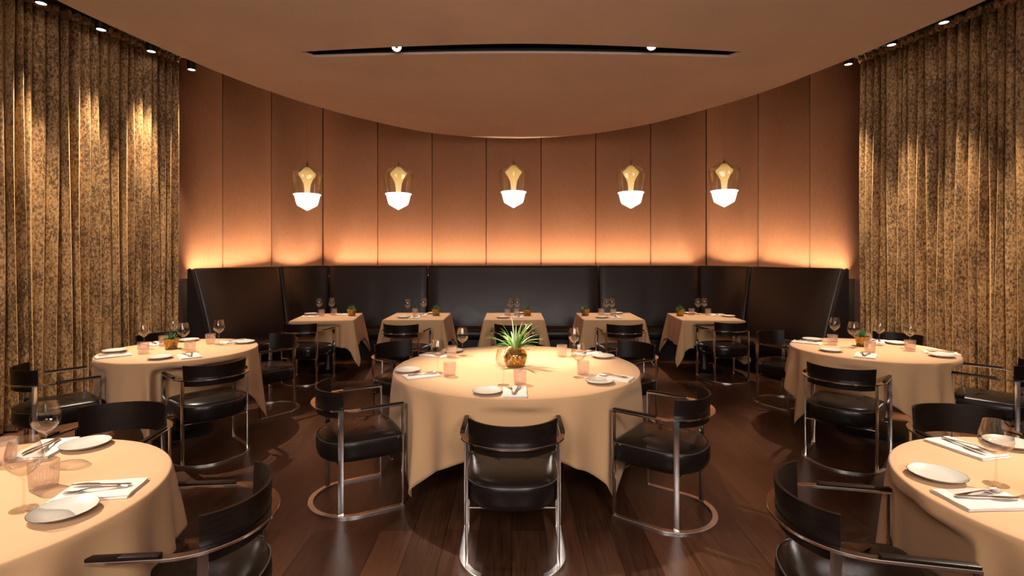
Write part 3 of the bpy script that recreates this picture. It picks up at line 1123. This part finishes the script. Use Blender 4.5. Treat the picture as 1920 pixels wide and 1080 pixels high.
def chair_proto():
    root = empty('armchair')
    bm = bmesh.new()
    flat_sweep(bm, uloop(AX, BY, Y0, YF), 0.034, 0.0, 0.012)
    build('floor_loop', bm, M_LOOP, root, angle=30)
    bm = bmesh.new()
    flat_sweep(bm, uloop(AX, 0.236, Y0, YF), 0.030, 0.640, 0.651)
    build('arm_rail', bm, M_CHROME, root, angle=30)
    for s in (1, -1):
        bm = bmesh.new()
        add_box(bm, (s * AX, YF - 0.0055, 0.326), (0.031, 0.011, 0.63), bevel=0.0015)
        build('front_leg', bm, M_CHROME, root, angle=30)
        bm = bmesh.new()
        yr = -0.110
        xr = AX * sqrt(1 - (yr / BY) ** 2)
        add_box(bm, (s * (xr - 0.004), yr, 0.326), (0.012, 0.032, 0.63), rot=s * radians(-14), bevel=0.0015)
        build('rear_leg', bm, M_CHROME, root, angle=30)
        # arm pad
        bm = bmesh.new()
        add_box(bm, (s * AX, 0.135, 0.6565), (0.027, 0.268, 0.011), bevel=0.004)
        build('arm_pad', bm, M_WOOD, root, angle=30)
    # backrest: bent panel inside the rail
    bm = bmesh.new()
    n = 28
    x0 = 0.243
    a0 = math.acos(x0 / 0.2495)
    rings = []
    for i in range(n + 1):
        a = -0.44 - (pi - 0.88) * i / n
        ring = []
        for (th, z, fl) in ((0.012, 0.595, 0.975), (0.012, 0.625, 0.985), (0.012, 0.70, 1.0), (0.012, 0.750, 1.015), (0.0, 0.750, 1.015), (0.0, 0.70, 1.0), (0.0, 0.625, 0.985), (0.0, 0.595, 0.975)):
            ax, by = 0.252 * fl - th, 0.221 * fl - th
            zz = z
            if z > 0.72:
                zz = z + 0.006 * abs(cos(a)) ** 2
            ring.append((ax * cos(a), by * sin(a), zz))
        rings.append(ring)
    loft(bm, rings)
    bmesh.ops.bevel(bm, geom=[e for e in bm.edges if len(e.link_faces) == 2 and e.calc_face_angle(0) > 1.0], offset=0.003, segments=2, affect='EDGES')
    build('backrest', bm, M_WOOD, root, angle=35)
    # seat
    def outline_(ins, n1=10):
        pts = []
        ax, yf, by = 0.246 - ins, 0.292 - ins, 0.215 - ins
        r = 0.05
        for i in range(7):
            a = pi / 2 * (1 - i / 6)
            pts.append((ax - r + r * cos(a), yf - r + r * sin(a)))
        pts.append((ax, 0.13)); pts.append((ax, 0.05))
        for i in range(25):
            a = -pi * i / 24
            c_, s1 = cos(a), sin(a)
            e = 0.86
            pts.append((ax * (abs(c_) ** e) * (1 if c_ > 0 else -1), by * (abs(s1) ** e) * (-1 if s1 < 0 else 1)))
        pts.append((-ax, 0.05)); pts.append((-ax, 0.13))
        for i in range(7):
            a = pi / 2 + pi / 2 * (1 - i / 6)
            pts.append((-ax + r + r * cos(pi - (a - pi / 2)), yf - r + r * sin(pi - (a - pi / 2)) ) if False else (-ax + r - r * cos(pi / 2 * i / 6), yf - r + r * sin(pi / 2 * i / 6)))
        return pts
    rings = []
    for ins, z in ((0.05, 0.318), (0.022, 0.322), (0.006, 0.334), (0.0, 0.36), (0.0, 0.405), (0.003, 0.430), (0.010, 0.446), (0.022, 0.456), (0.045, 0.464), (0.085, 0.470), (0.13, 0.474), (0.18, 0.476)):
        rings.append([(x, y, z) for x, y in outline_(ins)])
    bm = bmesh.new()
    loft(bm, rings)
    build('seat', bm, M_SEAT, root, angle=80)
    bm = bmesh.new()
    rr_ = [[(x, y, z) for x, y in outline_(-0.0015)] for z in (0.4385, 0.4425)]
    path = [(x, y, 0.4405) for x, y in outline_(0.0045)]
    add_tube(bm, path, 0.0035, 6)
    build('piping', bm, M_PIPE, root)
    for y, x1 in ((-0.115, 0.23), (0.20, 0.262)):
        bm = bmesh.new()
        add_tube(bm, [(-x1, y, 0.306), (0, y, 0.306), (x1, y, 0.306)], 0.006, 8)
        build('stretcher', bm, M_CHROME, root)
    return root


CH = [  # front mid point, direction of the back, label
    ((0.003, 3.04), (0.0, -1.0), 'before the large central table, back to camera'),
    ((0.78, 3.40), (0.8, -0.6), 'at the right front of the large central table'),
    ((-0.82, 3.55), (-0.875, -0.484), 'at the left front of the large central table'),
    ((-0.845, 4.79), (-0.8, 0.6), 'at the left rear of the large central table'),
    ((0.895, 4.78), (0.8, 0.6), 'at the right rear of the large central table'),
    ((0.06, 5.15), (0.0, 1.0), 'behind the large central table, beyond the leafy plant'),
    ((-2.60, 6.886), (-0.16, -0.987), 'at the leftmost square table'),
    ((-1.32, 6.80), (-0.15, -0.99), 'at the square table second from left'),
    ((0.01, 6.80), (0.0, -1.0), 'at the middle square table'),
    ((1.37, 6.81), (0.07, -0.997), 'at the square table second from right'),
    ((2.73, 6.99), (0.16, -0.987), 'at the rightmost square table'),
    ((-2.62, 4.37), (0.74, -0.67), 'front right of round table by left curtain'),
    ((-2.66, 5.20), (0.60, 0.80), 'right rear of round table by left curtain'),
    ((-3.50, 5.45), (-0.87, 0.49), 'between round table and far left curtain'),
    ((-3.40, 4.23), (-0.66, -0.75), 'at left picture edge before the curtain'),
    ((2.76, 4.25), (-0.68, -0.73), 'front left of round table by right curtain'),
    ((3.06, 5.45), (-0.50, 0.87), 'left rear of round table by right curtain'),
    ((3.88, 5.40), (0.78, 0.62), 'between round table and far right curtain'),
    ((3.74, 4.38), (0.68, -0.73), 'at right picture edge before the curtain'),
    ((-2.11, 2.52), (-0.12, 0.993), 'behind the near left round table'),
    ((-1.385, 1.86), (0.99, 0.09), 'in the near left foreground, nearest the camera'),
    ((2.40, 2.48), (0.08, 0.997), 'behind the near right round table'),
    ((1.46, 1.82), (-0.977, 0.21), 'in the near right foreground, nearest the camera'),
]
ch0 = chair_proto()
for i, (fm, d, lab) in enumerate(CH):
    o = ch0 if i == 0 else copy_tree(ch0)
    dl_ = hypot(*d)
    d = (d[0] / dl_, d[1] / dl_)
    o.location = (fm[0] + d[0] * 0.27, fm[1] + d[1] * 0.27, 0)
    o.rotation_euler = (0, 0, atan2(d[0], -d[1]))
    tag(o, 'black leather chrome armchair ' + lab, 'chair', 'chrome framed armchairs')

# the chairs stand against the cloths: the hanging linen is pressed in by their fronts
def smooth01(t):
    t = max(0.0, min(1.0, t))
    return t * t * (3 - 2 * t)


cloths = [o for o in COL.objects if o.name.startswith('tablecloth')]
for o in cloths:
    co, si = cos(o.rotation_euler.z), sin(o.rotation_euler.z)
    for (fm, d, lab) in CH:
        n_ = hypot(*d)
        bx, by = d[0] / n_, d[1] / n_
        if hypot(fm[0] - o.location.x, fm[1] - o.location.y) > 1.6: continue
        if 'near left foreground' in lab: continue      # here the cloth hangs over the chair's arm
        for v_ in o.data.vertices:
            if v_.co.z > 0.708: continue
            wx = o.location.x + v_.co.x * co - v_.co.y * si
            wy = o.location.y + v_.co.x * si + v_.co.y * co
            rx, ry = wx - fm[0], wy - fm[1]
            along = rx * bx + ry * by            # behind the chair front is positive
            lat = rx * by - ry * bx
            pen = along + 0.040
            if pen <= 0 or pen > 0.55: continue
            k = smooth01((0.40 - abs(lat)) / 0.105) * smooth01((0.708 - v_.co.z) / 0.05)
            px_, py_ = -bx * pen * k, -by * pen * k
            v_.co.x += px_ * co + py_ * si
            v_.co.y += -px_ * si + py_ * co

# ------------------------------------------------------------------ tableware
def wine_proto():
    bm = bmesh.new()
    outer = [(0.0375, 0.0), (0.038, 0.0015), (0.020, 0.004), (0.006, 0.009), (0.0036, 0.02), (0.0034, 0.09), (0.0045, 0.105), (0.012, 0.112), (0.030, 0.126), (0.046, 0.145), (0.0515, 0.162), (0.050, 0.182), (0.044, 0.208), (0.0375, 0.235)]
    inner = [(0.0365, 0.235), (0.043, 0.208), (0.049, 0.182), (0.0505, 0.162), (0.045, 0.146), (0.029, 0.128), (0.011, 0.115), (0.002, 0.113)]
    add_lathe(bm, outer + inner, 40)
    return build('wine_glass', bm, M_GLASS, angle=60)


def tumbler_proto(ribbed, m):
    bm = bmesh.new()
    outer = [(0.036, 0.0), (0.039, 0.002), (0.040, 0.012), (0.0425, 0.05), (0.0445, 0.09), (0.0445, 0.096)]
    inner = [(0.042, 0.096), (0.0415, 0.09), (0.0395, 0.05), (0.037, 0.016), (0.030, 0.013)]
    k = len(outer)
    if ribbed:
        add_lathe(bm, outer + inner, 120, mod=lambda a, i: 1 + (0.035 * cos(30 * a) if 1 <= i < k - 1 else 0))
    else:
        add_lathe(bm, outer + inner, 40)
    return build('tumbler', bm, m, angle=60)


def plate_proto():
    root = empty('side_plate')
    bm = bmesh.new()
    R = 0.092
    prof = [(0.045, 0.0), (0.050, 0.0), (0.052, 0.003), (0.070, 0.007), (R - 0.002, 0.0165), (R, 0.0185), (R - 0.002, 0.0200), (0.072, 0.0115), (0.055, 0.0075), (0.048, 0.0065)]
    add_lathe(bm, prof, 56, True, True, lambda a, k: 1 + (0.006 * cos(16 * a) if 4 <= k <= 6 else 0))
    build('dish', bm, M_PLATE, root, angle=60)
    bm = bmesh.new()
    path = [((R + 0.0002) * (1 + 0.006 * cos(16 * a)) * cos(a), (R + 0.0002) * (1 + 0.006 * cos(16 * a)) * sin(a), 0.0186) for a in [2 * pi * i / 56 for i in range(57)]]
    add_tube(bm, path, 0.0011, 5)
    build('rim_line', bm, M_PRIM, root)
    return root


def napkin_proto():
    bm = bmesh.new()
    rnd = random.Random(5)
    nx, ny = 14, 20
    for (w, l, z0, th, ox, oy, rot) in ((0.150, 0.245, 0.0, 0.006, 0, 0, 0), (0.146, 0.240, 0.006, 0.006, 0.003, -0.003, 0.02)):
        top, bot = [], []
        ring_rows = []
        for j in range(ny + 1):
            v_ = j / ny - 0.5
            row = []
            for i in range(nx + 1):
                u = i / nx - 0.5
                e = min(0.5 - abs(u), 0.5 - abs(v_))
                x = u * w * (1 + 0.012 * sin(9 * v_)); y = v_ * l * (1 + 0.010 * sin(8 * u))
                round_ = (th * 0.35) * (1 - min(1, e / 0.04)) ** 2
                z = z0 + th - round_ + 0.0012 * sin(14 * u + 6 * v_) * cos(9 * v_ - 3 * u)
                row.append((ox + x * cos(rot) - y * sin(rot), oy + x * sin(rot) + y * cos(rot), z))
            ring_rows.append(row)
        tv = [[bm.verts.new(p) for p in r] for r in ring_rows]
        bv = [[bm.verts.new((p[0], p[1], z0)) for p in r] for r in ring_rows]
        for j in range(ny):
            for i in range(nx):
                bm.faces.new((tv[j][i], tv[j][i + 1], tv[j + 1][i + 1], tv[j + 1][i]))
                bm.faces.new((bv[j][i], bv[j + 1][i], bv[j + 1][i + 1], bv[j][i + 1]))
        for i in range(nx):
            bm.faces.new((tv[0][i], bv[0][i], bv[0][i + 1], tv[0][i + 1]))
            bm.faces.new((tv[ny][i], tv[ny][i + 1], bv[ny][i + 1], bv[ny][i]))
        for j in range(ny):
            bm.faces.new((tv[j][0], tv[j + 1][0], bv[j + 1][0], bv[j][0]))
            bm.faces.new((tv[j][nx], bv[j][nx], bv[j + 1][nx], tv[j + 1][nx]))
    return build('folded_napkin', bm, M_NAPKIN, angle=50)


def strip_solid(bm, pts, th=0.0016):
    """pts: (y, halfwidth, z, x)"""
    rings = []
    for y, w, z, x in pts:
        rings.append([(x - w, y, z), (x + w, y, z), (x + w, y, z + th), (x - w, y, z + th)])
    loft(bm, rings)


def fork_proto():
    bm = bmesh.new()
    strip_solid(bm, [(-0.095, 0.004, 0.002, 0), (-0.088, 0.0085, 0.002, 0), (-0.07, 0.0075, 0.003, 0), (-0.03, 0.0035, 0.007, 0), (0.02, 0.003, 0.009, 0), (0.035, 0.006, 0.007, 0), (0.045, 0.0115, 0.004, 0), (0.056, 0.012, 0.002, 0)], 0.0022)
    for x in (-0.0102, -0.0034, 0.0034, 0.0102):
        strip_solid(bm, [(0.056, 0.0018, 0.002, x), (0.075, 0.0016, 0.0015, x), (0.096, 0.0009, 0.005, x * 0.95)], 0.0018)
    return build('fork', bm, M_STEEL, angle=40)


def knife_proto():
    bm = bmesh.new()
    strip_solid(bm, [(-0.10, 0.004, 0.002, 0), (-0.094, 0.008, 0.002, 0), (-0.05, 0.006, 0.002, 0), (0.0, 0.005, 0.0025, 0), (0.008, 0.0045, 0.0025, 0), (0.018, 0.0085, 0.003, 0.002), (0.06, 0.0095, 0.003, 0.003), (0.09, 0.006, 0.003, 0.0), (0.104, 0.0012, 0.003, -0.005)], 0.0024)
    return build('knife', bm, M_STEEL, angle=40)


def pot_proto():
    """small tapered gold glass pot with a succulent"""
    root = empty('potted_succulent')
    bm = bmesh.new()
    add_lathe(bm, [(0.044, 0.0), (0.046, 0.003), (0.056, 0.06), (0.064, 0.088), (0.064, 0.091), (0.060, 0.091), (0.055, 0.078)], 48, True, True, lambda a, k: 1 + (0.02 * cos(12 * a) if k < 4 else 0))
    build('pot', bm, M_GPOT, root, angle=60)
    bm = bmesh.new()
    rnd = random.Random(12)
    for ringn, (cnt, tilt, ln) in enumerate(((5, 0.25, 0.080), (8, 0.65, 0.078), (10, 1.05, 0.072))):
        for i in range(cnt):
            a = 2 * pi * i / cnt + ringn * 0.4 + rnd.uniform(-0.15, 0.15)
            t_ = tilt + rnd.uniform(-0.1, 0.1)
            leaf(bm, (0.006 * cos(a), 0.006 * sin(a), 0.078), a, t_, ln * rnd.uniform(0.85, 1.15), 0.0085, 0.0035, -0.35)
    build('foliage', bm, M_SUCC, root, angle=60)
    bm = bmesh.new()
    add_lathe(bm, [(0.054, 0.076), (0.03, 0.082), (0.005, 0.084)], 20)
    build('soil', bm, M_SOIL, root)
    return root


def leaf(bm, base, az, tilt, ln, w, th, curl, n=7):
    """tapered leaf: tilt from vertical, curl bends further outwards per length (radians)"""
    p = Vector(base)
    t = tilt
    rings = []
    side = Vector((-sin(az), cos(az), 0))
    for i in range(n + 1):
        u = i / n
        d = Vector((sin(t) * cos(az), sin(t) * sin(az), cos(t)))
        up = side.cross(d).normalized()
        ww = w * (0.55 + 0.45 * sin(pi * min(1, u * 1.6) * 0.62)) * (1 - u ** 2.2) + 0.0004
        hh2 = th * (1 - u ** 1.5) + 0.0003
        rings.append([p - side * ww, p + up * (-hh2 * 0.9), p + side * ww, p + up * hh2 * 0.2])
        p = p + d * (ln / n)
        t += curl / n
    loft(bm, rings)


def bigplant():
    root = empty('potted_spider_plant')
    bm = bmesh.new()
    prof = [(0.058, 0.0), (0.066, 0.003), (0.080, 0.03), (0.087, 0.065), (0.088, 0.088), (0.086, 0.090)]
    add_lathe(bm, prof + [(0.082, 0.090), (0.076, 0.07)], 72, True, True, lambda a, k: 1 + (0.028 * cos(12 * a) if 0 < k < 6 else 0))
    build('pot', bm, M_GPOT, root, angle=60)
    bm = bmesh.new()
    add_lathe(bm, [(0.0875, 0.0905), (0.085, 0.105), (0.070, 0.125), (0.054, 0.134), (0.054, 0.142), (0.062, 0.147), (0.062, 0.149), (0.058, 0.149), (0.051, 0.141), (0.051, 0.134), (0.067, 0.123), (0.083, 0.104)], 72, False, False)
    build('clear_neck', bm, M_GPOTC, root, angle=60)
    bm = bmesh.new()
    add_lathe(bm, [(0.05, 0.092), (0.045, 0.12), (0.02, 0.132)], 20)
    build('soil', bm, M_SOIL, root)
    rnd = random.Random(4)
    bm = bmesh.new(); bm2 = bmesh.new()
    for i in range(56):
        a = rnd.uniform(0, 2 * pi)
        tilt = rnd.uniform(0.05, 1.0)
        ln = rnd.uniform(0.15, 0.27)
        curl = rnd.uniform(0.6, 1.5) * (0.4 + tilt)
        leaf(bm2 if i % 5 == 0 else bm, (0.02 * cos(a), 0.02 * sin(a), 0.125), a, tilt, ln, rnd.uniform(0.0075, 0.0110), 0.002, curl, 10)
    build('foliage', bm, M_LEAF, root, angle=60)
    tag(build('pale_foliage', bm2, M_LEAFE, root, angle=60), 'cream striped outer leaves')
    return root


protos = {'glass': wine_proto(), 'ribbed': tumbler_proto(True, M_RIB), 'tumbler': tumbler_proto(False, M_PINK), 'plate': plate_proto(), 'napkin': napkin_proto(), 'fork': fork_proto(), 'knife': knife_proto(), 'pot': pot_proto()}
used = set()


def put(kind, x, y, z, rz, label, cat, group):
    p = protos[kind]
    if kind in used: o = copy_tree(p)
    else: o = p; used.add(kind)
    o.location = (x, y, z)
    o.rotation_euler = (0, 0, rz)
    return tag(o, label, cat, group)


# seats: (words, glass, tumbler, plate, napkin) relative positions in metres, world axes
C0 = ROUND['central'][0]
SET = {
    'central': [
        ('left front seat', (-0.567, -0.227), (-0.470, -0.330), (-0.80, -0.20), (-0.665, -0.335)),
        ('left rear seat', (-0.452, 0.417), (-0.535, 0.335), (-0.56, 0.60), (-0.69, 0.42)),
        ('right rear seat', (0.489, 0.400), (0.385, 0.385), (0.72, 0.34), (0.64, 0.53)),
        ('right front seat', (0.426, -0.376), (0.470, -0.280), (0.545, -0.525), (0.665, -0.40)),
        ('front seat', (-0.090, -0.585), (0.018, -0.560), (-0.185, -0.783), (-0.020, -0.775)),
        ('rear seat', (0.090, 0.700), None, None, None)],
    'midL': [
        ('left seat', (-0.35, 0.02), (-0.20, -0.20), (-0.50, -0.13), (-0.36, -0.33)),
        ('front right seat', (0.02, 0.0), (0.16, -0.13), (0.10, -0.43), (0.28, -0.34)),
        ('right rear seat', (0.20, 0.25), (0.09, 0.30), (0.40, 0.34), (0.26, 0.42)),
        ('rear seat', (-0.34, 0.42), (-0.27, 0.17), (-0.22, 0.46), (-0.47, 0.30))],
    'midR': [
        ('left rear seat', (-0.07, 0.40), (-0.20, 0.22), (-0.25, 0.50), (-0.38, 0.33)),
        ('front left seat', (-0.10, 0.07), (-0.10, -0.15), (-0.42, -0.12), (-0.27, -0.34)),
        ('right rear seat', (0.23, 0.20), (0.20, 0.33), (0.44, 0.27), (0.36, 0.41)),
        ('right front seat', (0.38, 0.02), (0.29, -0.10), (0.35, -0.37), (0.47, -0.22))],
    'nearL': [
        ('front right seat', (0.286, -0.049), (0.209, 0.11), (0.446, -0.081), (0.435, 0.08)),
        ('rear seat', (-0.018, 0.372), (-0.159, 0.338), (0.026, 0.53), (-0.12, 0.49))],
    'nearR': [
        ('front left seat', (-0.298, 0.106), (-0.235, 0.0), (-0.463, 0.168), (-0.455, -0.015)),
        ('rear seat', None, (0.20, 0.25), (0.126, 0.50), (-0.10, 0.46))],
}
HTT = HT + 0.0005
GR = {'glass': 'wine glasses', 'tumbler': 'tumblers', 'plate': 'side plates', 'napkin': 'folded napkins', 'fork': 'forks on napkins', 'knife': 'knives on napkins'}


def seat_items(c, w, seat, g, t, p, nk, ang, near=False, tk='tumbler'):
    on = 'at %s of %s' % (seat, w)
    if g: put('glass', c[0] + g[0], c[1] + g[1], HTT, 0, 'clear wine glass ' + on, 'wine glass', GR['glass'])
    if t: put(tk, c[0] + t[0], c[1] + t[1], HTT, 0, ('ribbed clear' if tk == 'ribbed' else 'pale blush') + ' tumbler ' + on, 'tumbler', GR['tumbler'])
    if p: put('plate', c[0] + p[0], c[1] + p[1], HTT, random.uniform(0, 6), 'grey white side plate ' + on, 'plate', GR['plate'])
    if nk:
        put('napkin', c[0] + nk[0], c[1] + nk[1], HTT, ang, 'folded white napkin ' + on, 'napkin', GR['napkin'])
        for kk, da, dx in (('fork', 0.16, -0.018), ('knife', -0.14, 0.016)):
            x = c[0] + nk[0] + cos(ang) * dx; y = c[1] + nk[1] + sin(ang) * dx
            put(kk, x, y, HTT + 0.0125 + (0.0 if kk == 'fork' else 0.0035), ang + da, 'steel %s on the napkin %s' % (kk, on), kk, GR[kk])


for k, seats in SET.items():
    c, w = ROUND[k][0], ROUND[k][5]
    for (seat, g, t, p, nk) in seats:
        ang = 0
        if nk:
            r_ = hypot(*nk)
            R = ROUND[k][1]
            lim = R - 0.125
            if r_ > lim: nk = (nk[0] * lim / r_, nk[1] * lim / r_)
            ang = atan2(-nk[1], -nk[0]) - pi / 2
        if p:
            r_ = hypot(*p); lim = ROUND[k][1] - 0.10
            if r_ > lim: p = (p[0] * lim / r_, p[1] * lim / r_)
        seat_items(c, w, seat, g, t, p, nk, ang, tk='ribbed' if k in ('nearL', 'nearR') and seat.startswith('front') else 'tumbler')

SQS = {   # absolute positions
    'T1': [('chair side', (-2.774, 7.50), (-2.665, 7.285), (-2.90, 7.50), (-2.79, 7.22)), ('banquette side', (-2.603, 7.52), (-2.53, 7.40), None, (-2.40, 7.48))],
    'T2': [('chair side', (-1.47, 7.34), (-1.38, 7.42), (-1.476, 7.10), (-1.33, 7.13)), ('banquette side', (-1.27, 7.50), None, (-1.14, 7.60), (-1.28, 7.36))],
    'T3': [('chair side', (-0.027, 7.45), (-0.065, 7.33), (-0.12, 7.09), (0.08, 7.13)), ('banquette side', (0.075, 7.48), (0.07, 7.36), (0.12, 7.60), None)],
    'T4': [('chair side', (1.35, 7.45), (1.263, 7.384), (1.229, 7.10), (1.40, 7.12)), ('banquette side', (1.44, 7.50), (1.43, 7.35), (1.53, 7.60), None)],
    'T5': [('chair side', (2.68, 7.50), (2.56, 7.42), (3.0, 7.22), (2.90, 7.42)), ('banquette side', (2.79, 7.55), (2.79, 7.40), (2.60, 7.59), None)],
}
POTS = {'T1': (-2.26, 7.34), 'T2': (-1.075, 7.384), 'T3': (0.219, 7.384), 'T4': (1.040, 7.384), 'T5': (2.37, 7.33), 'midL': (-3.09, 4.72), 'midR': (3.27, 4.86)}
for k, seats in SQS.items():
    for (seat, g, t, p, nk) in seats:
        seat_items((0, 0), SQ[k][3], seat, g, t, p, nk, SQ[k][2] + (pi / 2 if k == 'T1' else 0.1))
for k, (x, y) in POTS.items():
    w = SQ[k][3] if k in SQ else ROUND[k][5]
    put('pot', x, y, HTT, 0.3, 'small green succulent in a gold glass pot on the ' + w, 'plant', 'potted succulents')
bp = bigplant()
bp.location = (0.025, 3.965, HTT)
tag(bp, 'spider plant in a fluted gold glass pot at the middle of the large central table', 'plant')

# ------------------------------------------------------------------ beams of the table spots
HB = HC - 0.01
# central table: both slot spots
spot('slot_spot_beam', (-1.065, 4.78, HC - 0.02), (0.0, 3.9, 0.75), P_TABLE * 1.2, 37, 0.9, (1, 0.80, 0.60), 0.02)
spot('slot_spot_beam', (1.28, 4.75, HC - 0.02), (0.24, 4.35, 0.75), P_TABLE * 0.9, 26, 1.0, (1, 0.80, 0.60), 0.02)
# tables under the curtain tracks
spot('downlight_beam', (-4.16, 5.22, 3.86), (-2.98, 4.70, 0.75), P_TABLE * 1.4, 32, 1.0, (1, 0.80, 0.60), 0.02)
spot('downlight_beam', (4.24, 5.08, 3.86), (3.235, 4.72, 0.75), P_TABLE * 1.2, 32, 1.0, (1, 0.80, 0.60), 0.02)
spot('downlight_beam', (-4.30, 3.0, 3.86), (-1.85, 1.85, 0.75), P_TABLE * 1.7, 36, 1.0, (1, 0.80, 0.60), 0.02)
spot('downlight_beam', (4.40, 3.0, 3.86), (2.05, 1.9, 0.75), P_TABLE * 1.7, 36, 1.0, (1, 0.80, 0.60), 0.02)
# square tables: track in the gap behind the dropped ceiling
for k, (x, y) in (('T1', (-2.9, 7.6)), ('T2', (-1.7, 8.35)), ('T3', (0.03, 8.7)), ('T4', (1.75, 8.35)), ('T5', (3.0, 7.6))):
    c = SQ[k][0]
    spot('track_spot_beam', (x, y, 3.9), (c[0], c[1], 0.75), P_SQ * 1.6, 26, 0.8, (1, 0.80, 0.60), 0.02)
